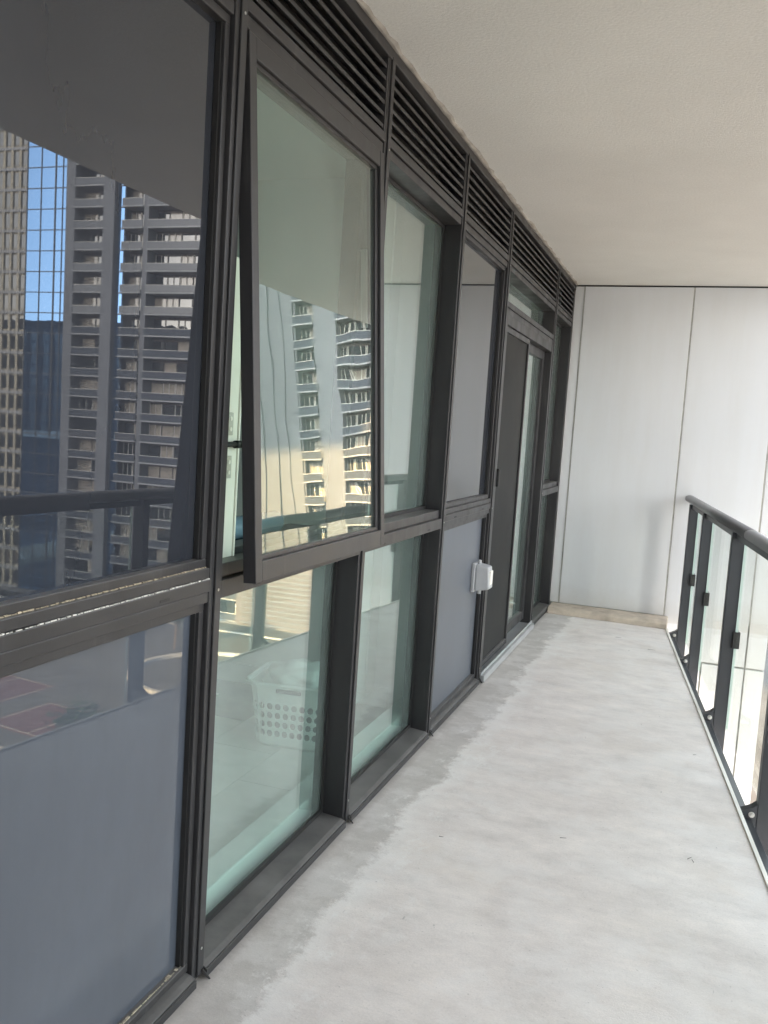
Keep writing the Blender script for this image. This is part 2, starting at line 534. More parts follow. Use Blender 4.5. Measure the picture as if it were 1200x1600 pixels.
cb = MB()
prof = [(0.0, 0.0), (0.24, 0.0), (0.24, 0.053), (0.05, 0.050), (0.015, 0.035)]
cb.v = [(0.02, 6.99+a, z) for a, z in prof] + [(0.93, 6.99+a-0.03, z) for a, z in prof]
cb.v[1] = (0.02, 7.23, 0); cb.v[2] = (0.02, 7.23, 0.053); cb.v[6] = (0.93, 7.23, 0); cb.v[7] = (0.93, 7.23, 0.053)
cb.f = [(0, 1, 2, 3, 4), (9, 8, 7, 6, 5)] + [(k, (k+1) % 5, 5+(k+1) % 5, 5+k) for k in range(5)]
tag(cb.build('cement_curb', M['curb'], None, 0.006), 'low stained cement curb at the foot of the white end wall', 'curb')

GZ = -30.0
# unseen block added behind the camera to keep the sun off the balcony
dv = thing('sun_blocker_bay', 'added unseen white block closing the near end and keeping sun off the balcony', 'building', (0, END, 0))
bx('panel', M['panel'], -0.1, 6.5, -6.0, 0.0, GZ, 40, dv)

# ------------------------------------------------------------------ window wall
ww = thing('window_wall', 'charcoal framed window wall of spandrel panels and green tinted panes beside the balcony', 'window wall')
FR = M['frame']
for k, y in enumerate(YM):
    if k == len(YM)-1:
        o = bx('mullion', FR, -0.10, -0.002, y-MW, y-0.002, 0.012, 2.575, ww, 0.002)
        continue
    bx('mullion', FR, -0.12, 0.0, y-MW, y, 0.012, 2.575, ww, 0.0025)
    if k >= 3:
        # thin groove cover running down the front of each mullion
        bx('cover_strip', FR, 0.0005, 0.006, y-MW+0.017, y-0.004, 0.02, 2.57, ww, 0.0015)
bx('top_rail', FR, -0.12, 0.004, END, L-0.002, 2.560, 2.5985, ww, 0.002)

def rail_h(y0, y1, z0, z1, x1=0.002, x0=-0.12, name='transom'):
    return bx(name, FR, x0, x1, y0, y1, z0, z1, ww, 0.002)

def bead(y0, y1, z0, z1, x, w=0.022, d=0.02, top=True):
    """glazing bead frame round an opening, one part per side"""
    bx('glazing_bead', FR, x-d, x, y0, y0+w, z0+w, z1-w, ww, 0.002)
    bx('glazing_bead', FR, x-d, x, y1-w, y1, z0+w, z1-w, ww, 0.002)
    bx('glazing_bead', FR, x-d, x, y0, y1, z0, z0+w, ww, 0.002)
    bx('glazing_bead', FR, x-d, x, y0, y1, z1-w, z1, ww, 0.002)

def sill_step(y0, y1, deep):
    # sloping sill ledge under a recessed pane, and the drip edge below it
    pr = [(0.010, 0.016), (0.010, 0.030), (-0.004, 0.036), (-deep-0.02, 0.044), (-deep-0.02, 0.016)]
    MB().prism_y(pr, y0, y1).build('sill', FR, ww, 0.002)
    bx('drip_edge', FR, 0.011, 0.014, y0, y1, 0.006, 0.026, ww)

bays = [(YM[i], YM[i+1]-MW) for i in range(len(YM)-1)]
louvre_spans = []
for i, (y0, y1) in enumerate(bays):
    louvre_spans.append((y0, y1))
    # head rail with two grooves
    rail_h(y0, y1, 2.300, 2.328, 0.003, name='head_rail')
    rail_h(y0, y1, 2.268, 2.297, -0.004, name='head_rail')
    if i in (0, 1, 2, 3, 6):            # spandrel bays
        rail_h(y0, y1, 1.016, 1.040, -0.002)
        rail_h(y0, y1, 0.985, 1.014, 0.003)
        rail_h(y0, y1, 0.958, 0.983, -0.003)
        lo, hi = (0.044, 0.957), (1.041, 2.267)
        for (z0, z1), mm in ((lo, M['spandrel_satin' if i == 6 else 'spandrel_low']), (hi, M['spandrel'])):
            bead(y0+0.001, y1-0.001, z0, z1, -0.012, 0.020, 0.03)
            g = bx('spandrel_glass', mm, -0.040, -0.033, y0+0.004, y1-0.004, z0+0.004, z1-0.004, ww)
            # inner shadow groove gasket
            for (a, b, c, d) in ((y0+0.021, y0+0.026, z0+0.021, z1-0.021), (y1-0.026, y1-0.021, z0+0.021, z1-0.021)):
                bx('gasket', M['gasket'], -0.032, -0.020, a, b, c, d, ww)
        sill_step(y0, y1, 0.03)
    elif i in (4, 5, 8):
        rail_h(y0, y1, 1.006, 1.040, -0.012)
        rail_h(y0, y1, 0.960, 1.004, 0.003)
        lo = (0.044, 0.959)
        hi = (1.041, 2.267)
        bx('pane', M['vision'], -0.090, -0.084, y0+0.003, y1-0.003, lo[0]+0.003, lo[1]-0.003, ww)
        for zz_ in (lo,) + (() if i == 4 else (hi,)):
            for (a, b, c, d) in ((y0+0.001, y0+0.016, zz_[0], zz_[1]), (y1-0.016, y1-0.001, zz_[0], zz_[1]),
                                 (y0+0.017, y1-0.017, zz_[0], zz_[0]+0.014), (y0+0.017, y1-0.017, zz_[1]-0.014, zz_[1])):
                bx('gasket', M['gasket'], -0.083, -0.074, a, b, c, d, ww)
        if i != 4:
            bx('pane', M['vision'], -0.090, -0.084, y0+0.003, y1-0.003, hi[0]+0.003, hi[1]-0.003, ww)
        else:   # fixed stop frame that the awning sash closes against
            for (a, b, c, d) in ((y0+0.001, y0+0.030, 1.041, 2.266), (y1-0.030, y1-0.001, 1.041, 2.266),
                                 (y0+0.031, y1-0.031, 1.041, 1.060), (y0+0.031, y1-0.031, 2.240, 2.266)):
                bx('window_stop', FR, -0.118, -0.060, a, b, c, d, ww, 0.002)
        sill_step(y0, y1, 0.08)
    elif i == 7:    # door bay: transom light above
        rail_h(y0, y1, 2.075, 2.105, 0.002)
        rail_h(y0, y1, 2.040, 2.072, -0.003)
        bx('pane', M['vision'], -0.090, -0.084, y0+0.003, y1-0.003, 2.108, 2.265, ww)

# gritty deposit lying on the near transom ledges
for (zz_, xx, wd, cc) in ((1.0403, -0.010, 0.008, (0.42, 0.36, 0.26)), (1.0143, 0.0005, 0.004, (0.55, 0.54, 0.50)), (0.0645, -0.020, 0.008, (0.40, 0.35, 0.27))):
    mb = MB(); y = 0.86
    while y < 1.785:
        ln = 0.004+0.012*random.random(); w = wd*(0.15+random.random()**2*0.75)
        mb.box(xx-w, xx+w*0.2, y, y+ln, zz_, zz_+0.0012+0.0016*random.random())
        y += ln+0.001+0.006*random.random()**2
    tag(mb.build('grit_line', plain('grit', cc, 0.95, var=0.4, scale=80)), {1.0403: 'crumbly tan grit along the top of the near window transom', 1.0143: 'pale flaking line along the middle edge of the near transom', 0.0645: 'tan grit in the bottom bead of the near lower panel'}[zz_], 'grit')
# louvre grilles, one to a bay
for k, (y0, y1) in enumerate(louvre_spans[3:]):
    desc = ['louvre grille above the near spandrel panel, cut by the top of the picture',
            'louvre grille directly above the open awning window',
            'louvre grille above the tall green pane next to the open window',
            'louvre grille above the narrow blue-grey spandrel panel',
            'widest louvre grille, above the balcony door',
            'last louvre grille, against the white end wall'][k]
    g = thing('louvre_grille', desc, 'vent', (0, (y0+y1)/2, 2.44), 0, 'louvre grilles along the top of the window wall')
    hw = (y1-y0)/2
    bx('cavity', M['dark'], -0.115, -0.110, -hw, hw, -0.11, 0.118, g)
    n = 6
    for j in range(n):
        z = -0.095 + j*0.0365
        pr = [(-0.045, z+0.022), (-0.006, z-0.004), (-0.003, z-0.004), (-0.003, z+0.007), (-0.045, z+0.027)]
        MB().prism_y(pr, -hw+0.012, hw-0.012).build('blade', FR, g, 0.0008)
    bx('side_frame', FR, -0.05, -0.001, -hw+0.001, -hw+0.011, -0.110, 0.118, g)
    bx('side_frame', FR, -0.05, -0.001, hw-0.011, hw-0.001, -0.110, 0.118, g)
for (y0, y1) in louvre_spans[:3]:
    bx('vent_panel', FR, -0.05, -0.01, y0, y1, 2.33, 2.558, ww)

# ragged mortar line between louvres and ceiling
mb = MB(); yy = END
prev = None
pts = []
while yy < L-0.01:
    pts.append((yy, 0.010+0.016*random.random(), 0.010+0.012*random.random()))
    yy += 0.05+0.05*random.random()
pts.append((L-0.003, 0.012, 0.012))
for (y, w, h) in pts:
    mb.v += [(-0.05, y, H+0.001), (-0.05, y, H-0.0008), (0.004+w*0.5, y, H-0.001-h*0.3), (0.006+w, y, H+0.001)]
for k in range(len(pts)-1):
    i = 4*k
    for a, b in ((0, 1), (1, 2), (2, 3), (3, 0)):
        mb.f.append((i+a, i+b, i+4+b, i+4+a))
tag(mb.build('mortar_seam', M['caulk']), 'ragged tan mortar seam where the top rail meets the ceiling', 'seam')

# ------------------------------------------------------------------ awning window (top hung, pushed open)
TILT = 0.069
y0, y1 = bays[4]
aw = thing('awning_window', 'top hung charcoal window sash pushed open at the bottom, reflecting a tower', 'window', (0.004, (y0+y1)/2, 2.262))
aw.rotation_euler = (0, -TILT, 0)
hw = (y1-y0)/2-0.008
SH = 1.260
def sb(name, m, x0, x1, a, b, z0, z1, bev=0.002): return bx(name, m, x0, x1, a, b, z0, z1, aw, bev)
sb('stile', FR, -0.034, 0.0, -hw, -hw+0.034, -SH, 0)
sb('stile', FR, -0.034, 0.0, hw-0.034, hw, -SH, 0)
sb('sash_rail', FR, -0.034, -0.0005, -hw+0.034, hw-0.034, -0.050, 0)
sb('sash_rail', FR, -0.034, -0.0005, -hw+0.034, hw-0.034, -SH, -SH+0.050)
# stepped inner bead
for (a, b, c, d) in ((-hw+0.0345, -hw+0.046, -SH+0.062, -0.062), (hw-0.056, hw-0.0345, -SH+0.062, -0.062),
                     (-hw+0.0345, hw-0.0345, -SH+0.0505, -SH+0.0615), (-hw+0.0345, hw-0.0345, -0.0615, -0.0505)):
    sb('glazing_bead', FR, -0.032, -0.010, a, b, c, d, 0.0015)
sb('pane', M['sash_glass'], -0.024, -0.018, -hw+0.04, hw-0.04, -SH+0.056, -0.056, 0)
for s in (-1, 1):   # stay arms near the sides
    sb('stay_arm', M['bolt'], -0.075, -0.055, s*(hw-0.012)-0.006, s*(hw-0.012)+0.006, -0.55, -0.30, 0)
# white inner stile with latch on the near side
iw = thing('window_latch_post', 'white inner window strip with a black latch pin in the gap of the open window', 'window latch', (-0.055, 1.915, 0))
bx('strip', M['white_metal'], -0.012, 0.0, 0.0, 0.075, 1.035, 1.78, iw, 0.002)
bx('edge_strip', M['white_metal'], -0.010, 0.004, 0.076, 0.082, 1.01, 1.78, iw)
MB().cyl((0.012, -0.03, 1.325), (0.012, 0.055, 1.325), 0.0065).build('latch_pin', M['gasket'], iw, 0, True)
MB().cyl((0.012, 0.045, 1.325), (0.012, 0.068, 1.325), 0.010).build('latch_knob', M['gasket'], iw, 0, True)
for zc in (1.375, 1.268):
    sl = MB().box(0.0, 0.003, 0.022, 0.048, zc-0.028, zc+0.028).build('slotted_plate', M['bolt'], iw, 0.002)
    for dz in (-0.013, 0.013):
        MB().cyl((0.003, 0.035, zc+dz), (0.0045, 0.035, zc+dz), 0.0055, n=10).build('screw', M['white_metal'], sl)
# blue-grey roll lying on the inner ledge
o = MB().cyl((-0.19, 1.95, 1.075), (-0.19, 2.50, 1.075), 0.034, n=24).build('rolled_blind', M['blue_roll'], None, 0.004, True)
tag(o, 'blue-grey roll lying on the inside ledge behind the open window', 'roll')
lg = bx('inner_ledge', M['gasket'], -0.26, -0.121, 1.845, 2.76, 1.02, 1.04)
tag(lg, 'dark inside ledge under the blue-grey roll behind the open window', 'ledge')

# ------------------------------------------------------------------ balcony door
y0, y1 = bays[7]
dr = thing('sliding_door', 'charcoal sliding balcony door with green glass behind a dark insect screen', 'door', (0, y0, 0))
w = y1-y0
bx('jamb', FR, -0.11, 0.004, 0.001, 0.040, 0.045, 2.038, dr, 0.002)
bx('jamb', FR, -0.11, 0.004, w-0.040, w-0.001, 0.045, 2.038, dr, 0.002)
bx('head_track', FR, -0.11, 0.001, 0.041, w-0.041, 1.985, 2.038, dr, 0.002)
bx('glass_stile', FR, -0.085, -0.045, w-0.105, w-0.042, 0.075, 1.984, dr, 0.002)
bx('glass_stile', FR, -0.085, -0.045, 0.70, 0.755, 0.075, 1.984, dr, 0.002)
bx('glass_rail', FR, -0.085, -0.046, 0.756, w-0.106, 0.075, 0.135, dr, 0.002)
bx('glass_rail', FR, -0.085, -0.046, 0.756, w-0.106, 1.925, 1.984, dr, 0.002)
bx('pane', M['vision'], -0.068, -0.062, 0.750, w-0.100, 0.130, 1.930, dr)
bx('pane', M['vision'], -0.098, -0.092, 0.045, 0.76, 0.080, 1.98, dr)
bx('track_sill', M['threshold'], -0.11, 0.030, 0.002, w-0.002, 0.006, 0.044, dr, 0.003)
bx('track_lip', M['threshold'], 0.006, 0.012, 0.002, w-0.002, 0.0445, 0.060, dr)
sc = thing('screen_door', 'dark sliding insect screen covering the near half of the balcony door', 'screen door', (0, y0+0.042, 0), 0)
sw = 0.74
bx('stile', FR, -0.034, -0.010, 0, 0.028, 0.062, 1.982, sc, 0.0015)
bx('stile', FR, -0.034, -0.010, sw-0.030, sw, 0.062, 1.982, sc, 0.0015)
bx('screen_rail', FR, -0.033, -0.011, 0.029, sw-0.031, 0.062, 0.095, sc, 0.0015)
bx('screen_rail', FR, -0.033, -0.011, 0.029, sw-0.031, 1.952, 1.982, sc, 0.0015)
bx('mesh_screen', M['screen'], -0.024, -0.022, 0.028, sw-0.029, 0.094, 1.953, sc)
hd = MB().box(-0.009, 0.018, 0.004, 0.024, 1.10, 1.20).build('handle', M['gasket'], sc, 0.006)
bx('label_tag', M['white_metal'], -0.0095, -0.0085, 0.003, 0.016, 0.775, 0.855, sc)

# ------------------------------------------------------------------ outlet
ob = thing('outlet_box', 'small grey-white weatherproof outlet box on the lower spandrel panel beside the door', 'outlet box', (-0.033, 4.60, 0.625))
bx('back_plate', M['white_plastic'], 0.0, 0.02, -0.060, 0.060, -0.078, 0.078, ob, 0.004)
bb = MB(); v = [(0.02, -0.055, -0.072), (0.02, 0.055, -0.072), (0.02, 0.055, 0.072), (0.02, -0.055, 0.072),
                (0.098, -0.044, -0.056), (0.098, 0.044, -0.056), (0.088, 0.044, 0.062), (0.088, -0.044, 0.062)]
bb.v = v; bb.f = [(0, 3, 2, 1), (4, 5, 6, 7), (0, 1, 5, 4), (1, 2, 6, 5), (2, 3, 7, 6), (3, 0, 4, 7)]
cv = bb.build('cover', M['white_plastic'], ob, 0.008)
bx('cover_window', M['white_metal'], 0.088, 0.099, -0.028, 0.028, -0.035, 0.040, ob, 0.003)
MB().cyl((0.028, 0.0, 0.068), (0.028, 0.0, 0.092), 0.010, n=14).build('hinge_lug', M['white_plastic'], ob, 0.002)
MB().cyl((0.035, 0.0, -0.090), (0.035, 0.0, -0.066), 0.011, n=14).build('cable_gland', M['white_plastic'], ob, 0.002)

for (yy_, zz_) in ((-0.048, 0.066), (0.048, 0.066), (-0.048, -0.066), (0.048, -0.066)):
    MB().cyl((0.019, yy_, zz_), (0.0225, yy_, zz_), 0.004, n=10).build('screw', M['bolt'], ob)
for i in (3, 4, 5, 6):
    y0, y1 = bays[i]
    for fr in (0.2, 0.8):
        y = y0+(y1-y0)*fr
        bx('drain_slot', M['gasket'], 0.0005, 0.0036, y-0.018, y+0.018, 0.992 if i in (3, 6) else 0.968, 0.998 if i in (3, 6) else 0.974, ww)
for k in range(3, len(YM)-1):
    for zz_ in (0.09, 0.985, 2.285):
        MB().cyl((0.0055, YM[k]-0.018, zz_), (0.0072, YM[k]-0.018, zz_), 0.0035, n=8).build('screw', M['bolt'], ww)
# ------------------------------------------------------------------ guard rail
gr = thing('guard_rail', 'dark metal and glass guard rail along the open side of the balcony', 'railing')
ang = math.atan2(RN.y, RN.x)
POSTS = [0.36, 1.15, 2.36, 3.60, 4.84, 6.08, 7.32, 8.56]
OFF = 0.10
post = MB().box(-0.032, 0.032, -0.022, 0.022, -0.22, 0.965).mesh('post', M['rail'])
bolt = MB().cyl((-0.052, -0.0245, -0.012), (-0.052, -0.031, -0.012), 0.0085, 0.006, n=8).mesh('bolt', M['bolt'])
washer = MB().cyl((-0.052, -0.022, -0.012), (-0.052, -0.0245, -0.012), 0.0115, n=16).mesh('washer', M['bolt'])
clip = MB().box(0.018, 0.052, -0.045, -0.022, 0.37, 0.455).mesh('glass_clip', M['gasket'])
clip2 = MB().box(0.018, 0.052, 0.022, 0.045, 0.37, 0.455).mesh('glass_clip', M['gasket'])
brk = MB().prism_y([(-0.092, -0.19), (-0.033, -0.19), (-0.033, 0.03), (-0.05, 0.015), (-0.092, -0.005)], -0.022, 0.020).mesh('bracket', M['rail'])
for s in POSTS:
    p = rail_pt(s+0.022, OFF)
    e = part('post', post, gr, p, (0, 0, ang), 0.003)
    for nm, me in (('bolt', bolt), ('washer', washer), ('glass_clip', clip), ('glass_clip', clip2), ('bracket', brk)):
        part(nm, me, e)
# handrail: rounded oval tube in two lengths with a sleeve joint
def oval(s0, s1, name, w=0.034, h=0.026, zc=0.990):
    mb = MB(); n = 20
    for s in (s0, s1):
        for k in range(n):
            a = 2*math.pi*k/n
            cx, cz = math.cos(a), math.sin(a)
            cx = math.copysign(abs(cx)**0.8, cx); cz = math.copysign(abs(cz)**0.8, cz)
            p = rail_pt(s, OFF+w*cx); mb.v.append((p.x, p.y, zc+h*cz))
    mb.f.append(tuple(range(n))); mb.f.append(tuple(range(2*n-1, n-1, -1)))
    for k in range(n):
        j = (k+1) % n
        mb.f.append((k, j, n+j, n+k))
    o = mb.build(name, M['handrail'], gr)
    for p in o.data.polygons: p.use_smooth = len(p.vertices) == 4
    return o
M['handrail'] = plain('grey_handrail_coat', (0.20, 0.20, 0.21), 0.42, var=0.12, bmp=0.1, bscale=150)
oval(0.06, 2.735, 'handrail')
oval(2.742, 9.4, 'handrail')
oval(2.72, 2.76, 'joint_sleeve', 0.0325, 0.0245)
def rbox(name, m, s0, s1, o0, o1, z0, z1, parent=gr, bev=0.0):
    mb = MB()
    q = [rail_pt(s0, o0), rail_pt(s1, o0), rail_pt(s1, o1), rail_pt(s0, o1)]
    mb.v = [(p.x, p.y, z) for z in (z0, z1) for p in q]
    mb.f = [(0, 1, 2, 3), (4, 5, 6, 7), (0, 1, 5, 4), (1, 2, 6, 5), (2, 3, 7, 6), (3, 0, 4, 7)]
    return mb.build(name, m, parent, bev)
M['glass_edge'] = plain('pale_green_glass_edge', (0.62, 0.74, 0.70), 0.2, var=0.05)
for a, b in zip(POSTS[:-1], POSTS[1:]):
    g0, g1 = a+0.056, b-0.012
    rbox('glass_panel', M['rail_glass'], g0, g1, 0.130, 0.140, -0.06, 0.925)
    rbox('glass_edge_strip', M['glass_edge'], g0-0.004, g0-0.0005, 0.129, 0.141, -0.06, 0.925)
    rbox('glass_edge_strip', M['glass_edge'], g1+0.0005, g1+0.004, 0.129, 0.141, -0.06, 0.925)
    rbox('bottom_rail', M['rail'], a+0.046, b-0.002, 0.022, 0.050, -0.085, -0.030, gr, 0.002)
    rbox('top_channel', M['rail'], a+0.046, b-0.002, 0.086, 0.114, 0.935, 0.962, gr, 0.002)

# ------------------------------------------------------------------ small debris on the floor
for (x, y, ln, a) in ((1.15, 4.18, .016, .5), (0.72, 3.05, .022, .3), (1.14, 3.10, .026, 1.0), (1.15, 3.085, .022, 1.9), (0.62, 6.45, .04, 0.2), (0.86, 6.2, .05, 0.1), (0.33, 2.86, .015, .1)):
    d = Vector((math.cos(a), math.sin(a), 0))*ln
    t_ = MB().cyl(Vector((x, y, 0.0015))-d*0.5, Vector((x, y, 0.0015))+d*0.5, 0.0009, 0.0004, n=5)
    tag(t_.build('dry_twig', M['twig']), 'tiny dark twig fragment lying on the pale concrete floor', 'twig', 'twig fragments scattered on the balcony floor')
# torn sealant tags at the mullion feet
for k, nm in ((4, 'under the nearest mullion'), (5, 'under the mullion between the two green lower panes'), (6, 'under the mullion left of the lower spandrel panel'), (7, 'under the mullion between outlet box and door')):
    y = YM[k]
    mb = MB().cyl((0.004, y-0.012, 0.030), (0.020, y+0.006, -0.0005), 0.006, 0.002, n=6)
    tag(mb.build('sealant_tag', M['gasket']), 'torn black sealant tag ' + nm, 'sealant')

# ------------------------------------------------------------------ rooms behind the glass
WP = M['white_paint']
struct(bx('room_back_wall', WP, -4.2, -4.0, 0.6, 7.5, 0, 2.58))
struct(bx('room_side_wall', WP, -4.0, -0.121, 1.60, 1.75, 0, 2.58))
struct(bx('room_partition', WP, -4.0, -0.121, 4.10, 4.25, 0, 2.58))
struct(bx('room_end_wall', WP, -4.0, -0.101, 7.245, 7.40, 0, 2.58))
struct(bx('room_ceiling', WP, -4.2, -0.122, 0.6, 7.5, 2.581, 2.75))
rf = struct(bx('room_floor', M['grout'], -4.0, -0.131, 1.75, 7.245, -0.2, -0.008))
tw, tl = 0.30, 0.60
tile = MB().box(0.0015, tw-0.0015, 0.0015, tl-0.0015, -0.008, 0.0).mesh('floor_tile', M['tile'])
for r_ in range(9):
    for c in range(10):
        x = -0.217-tw*(r_+1); y = 1.76+tl*c-(0.3 if r_ % 2 else 0)
        if y < 1.75 or y+tl > 7.24 or (y < 4.25 and y+tl > 4.10): continue
        part('floor_tile', tile, rf, (x, y, 0.0), (0, 0, 0))
bx('skirting', WP, -3.99, -3.97, 1.76, 4.09, 0.0, 0.10, rf)
bx('skirting', WP, -3.97, -0.30, 4.08, 4.098, 0.0, 0.10, rf)
for y0, y1 in (bays[4], bays[5]):
    pass
tag(bx('inner_sill', WP, -0.215, -0.125, 1.76, 4.09, 0.0, 0.085, None, 0.006), 'low white inner ledge running under the lower green panes', 'ledge')
# back side of the opaque spandrels
for y0, y1 in (bays[6], (0.6, 1.59)):
    struct(bx('spandrel_backing', M['dark'], -0.118, -0.060, y0, y1, 0.05, 2.26))
struct(bx('spandrel_backing', M['dark'], -0.118, -0.060, 1.592, YM[4]-MW, 0.05, 2.26))
# white curtain/blind strips hanging in the second room window
for k in range(3):
    y = 3.62+k*0.14
    tag(bx('blind_strip', WP, -0.36, -0.352, y, y+0.118, 0.10, 2.45, None, 0), ['nearest', 'middle', 'farthest'][k]+' white vertical blind strip behind the tall green pane', 'blind', 'vertical blind strips in the window')

# laundry basket
def basket():
    t = thing('laundry_basket', 'white plastic laundry basket with rows of round holes on the tiled room floor', 'laundry basket', (-0.505, 3.47, 0.0), R(8))
    n = 34
    def ring(hx, hy, r=0.06):
        """rounded rectangle sampled at equal steps round its edge"""
        seg = []
        for cx, cy, a0 in ((hx-r, hy-r, 0), (-hx+r, hy-r, 90), (-hx+r, -hy+r, 180), (hx-r, -hy+r, 270)):
            for q in range(9):
                a = math.radians(a0+q*90/8)
                seg.append(Vector((cx+r*math.cos(a), cy+r*math.sin(a))))
        seg.append(seg[0])
        d = [0]
        for a, b in zip(seg[:-1], seg[1:]): d.append(d[-1]+(b-a).length)
        out = []; k = 0
        for q in range(n):
            t_ = d[-1]*q/n
            while d[k+1] < t_: k += 1
            u = (t_-d[k])/(d[k+1]-d[k])
            p = seg[k].lerp(seg[k+1], u); out.append((p.x, p.y))
        return out
    bm = bmesh.new()
    lev = [(0.000, 0.145, 0.125), (0.015, 0.158, 0.138), (0.045, 0.162, 0.142), (0.085, 0.165, 0.145), (0.125, 0.169, 0.149), (0.165, 0.173, 0.153), (0.205, 0.177, 0.157), (0.245, 0.182, 0.162), (0.280, 0.188, 0.168)]
    # wall as a grid with octagonal holes cut: build per cell
    rows = []
    for z, hx, hy in lev:
        rows.append([bm.verts.new((x, y, z)) for x, y in ring(hx, hy)])
    for r_ in range(len(lev)-1):
        hole_row = 1 < r_ < 6
        for k in range(n):
            j = (k+1) % n
            q = [rows[r_][k], rows[r_][j], rows[r_+1][j], rows[r_+1][k]]
            side = False
            wdt = (q[0].co-q[1].co).length
            if hole_row and wdt > 0.010 and not side:
                cen = sum((v.co for v in q), Vector())/4
                ux = (q[1].co-q[0].co)*0.5; uz = (q[3].co-q[0].co)*0.5
                hv = []
                for a in range(8):
                    w_ = 2*math.pi*a/8+math.pi/8+math.pi
                    hv.append(bm.verts.new(cen+ux*math.cos(w_)*0.78+uz*math.sin(w_)*0.78))
                # connect octagon to quad corners
                # corner order: q0 (-,-), q1 (+,-), q2 (+,+), q3 (-,+)
                # octagon angles: 202.5,247.5,292.5,337.5,22.5,67.5,112.5,157.5
                bm.faces.new((q[0], hv[0], hv[7])) if False else None
                fs = [(q[0], q[1], hv[2], hv[1]), (q[1], q[2], hv[4], hv[3]), (q[2], q[3], hv[6], hv[5]), (q[3], q[0], hv[0], hv[7]),
                      (q[0], hv[1], hv[0]), (q[1], hv[3], hv[2]), (q[2], hv[5], hv[4]), (q[3], hv[7], hv[6])]
                for f in fs: bm.faces.new(f)
            else:
                bm.faces.new(q)
    bm.faces.new(rows[0][::-1])
    bmesh.ops.recalc_face_normals(bm, faces=bm.faces)
    me = bpy.data.meshes.new('basket_body'); bm.to_mesh(me); bm.free(); me.materials.append(M['basket'])
    o = bpy.data.objects.new('basket_body', me); C.objects.link(o); o.parent = t
    sm = o.modifiers.new('s', 'SOLIDIFY'); sm.thickness = 0.003
    rim = MB(); pts = ring(0.198, 0.178)
    for k in range(n):
        a, b = pts[k], pts[(k+1) % n]
        rim.cyl((a[0], a[1], 0.283), (b[0], b[1], 0.283), 0.009, n=6)
    rim.build('rim', M['basket'], t)
    for s in (-1, 1):
        MB().box(-0.055, 0.055, s*0.166-0.006, s*0.166+0.006, 0.250, 0.268).build('handle_slot', M['t_dark'], t, 0.004)
    cl = bmesh.new()
    bmesh.ops.create_icosphere(cl, subdivisions=4, radius=1)
    from mathutils import noise as mn
    for v in cl.verts:
        d = 1+0.25*mn.noise(v.co*2.2)+0.1*mn.noise(v.co*6)
        v.co = Vector((v.co.x*0.15*d, v.co.y*0.125*d, v.co.z*0.07*d+0.28))
    me = bpy.data.meshes.new('heap'); cl.to_mesh(me); cl.free(); me.materials.append(M['white_paint'])
    for p in me.polygons: p.use_smooth = True
    o = bpy.data.objects.new('laundry_heap', me); C.objects.link(o); o.location = t.location; o.rotation_euler = t.rotation_euler
    gc = bx('hole_shade_block', M['t_recess'], -0.14, 0.14, -0.115, 0.115, 0.02, 0.235, None, 0.04)  # dark block added so the inside looks shaded through the holes
    gc.location = t.location; gc.rotation_euler = t.rotation_euler
    tag(gc, 'dark block added inside the white basket, standing in for shade behind its holes', 'laundry')
    tag(o, 'white crumpled laundry heaped in the plastic basket', 'laundry')
basket()

# ------------------------------------------------------------------ the city across the street (seen in the reflections)
GZ = -30.0
struct(bx('street', M['asphalt'], 4, 20, -300, 300, GZ, GZ+0.004))
struct(bx('ground', M['city'], -1200, 1200, -1200, 1200, GZ-1, GZ))
struct(bx('plaza_paving', M['paving'], 22, 125, 30, 117, GZ, GZ+0.12))

def grid_tower(name, label, x0, x1, y0, y1, z1, m_wall, fl=3.3, bayw=3.6, z0=GZ, glass='t_glass', faces=('-y',), wfrac=0.68, rz=0):
    t = thing(name, label, 'building', ((x0+x1)/2, y0 if not rz else y1, z0), rz)
    cx = (x0+x1)/2
    bx('wall', m_wall, x0-cx, x1-cx, 0.3, y1-y0, 0, z1-z0, t)
    bx('roof', M['t_conc'], x0-cx-0.4, x1-cx+0.4, -0.1, y1-y0+0.4, z1-z0+0.01, z1-z0+1.0, t)
    n = int((x1-x0)/bayw); nf = int((z1-z0)/fl)
    bw = (x1-x0)/n
    mb = MB(); wb = MB()
    for j in range(nf):
        for k in range(n):
            a = x0-cx+k*bw; z = j*fl
            mb.box(a+bw*(1-wfrac)/2, a+bw*(1+wfrac)/2, 0.22, 0.295, z+0.6, z+fl-0.5)
    o = mb.build('window_band', M[glass], t); o['kind'] = 'stuff'
    for k in range(n+1):
        wb.box(x0-cx+k*bw-0.25, x0-cx+k*bw+0.25, 0.0, 0.30, 0, z1-z0-0.01)
    wb.build('pilaster', m_wall, t)
    for j in range(nf+1):
        bx('floor_band', M['t_slab'], x0-cx, x1-cx, -0.06, 0.29, j*fl-0.22, min(z1-z0, j*fl+0.22), t)
    return t

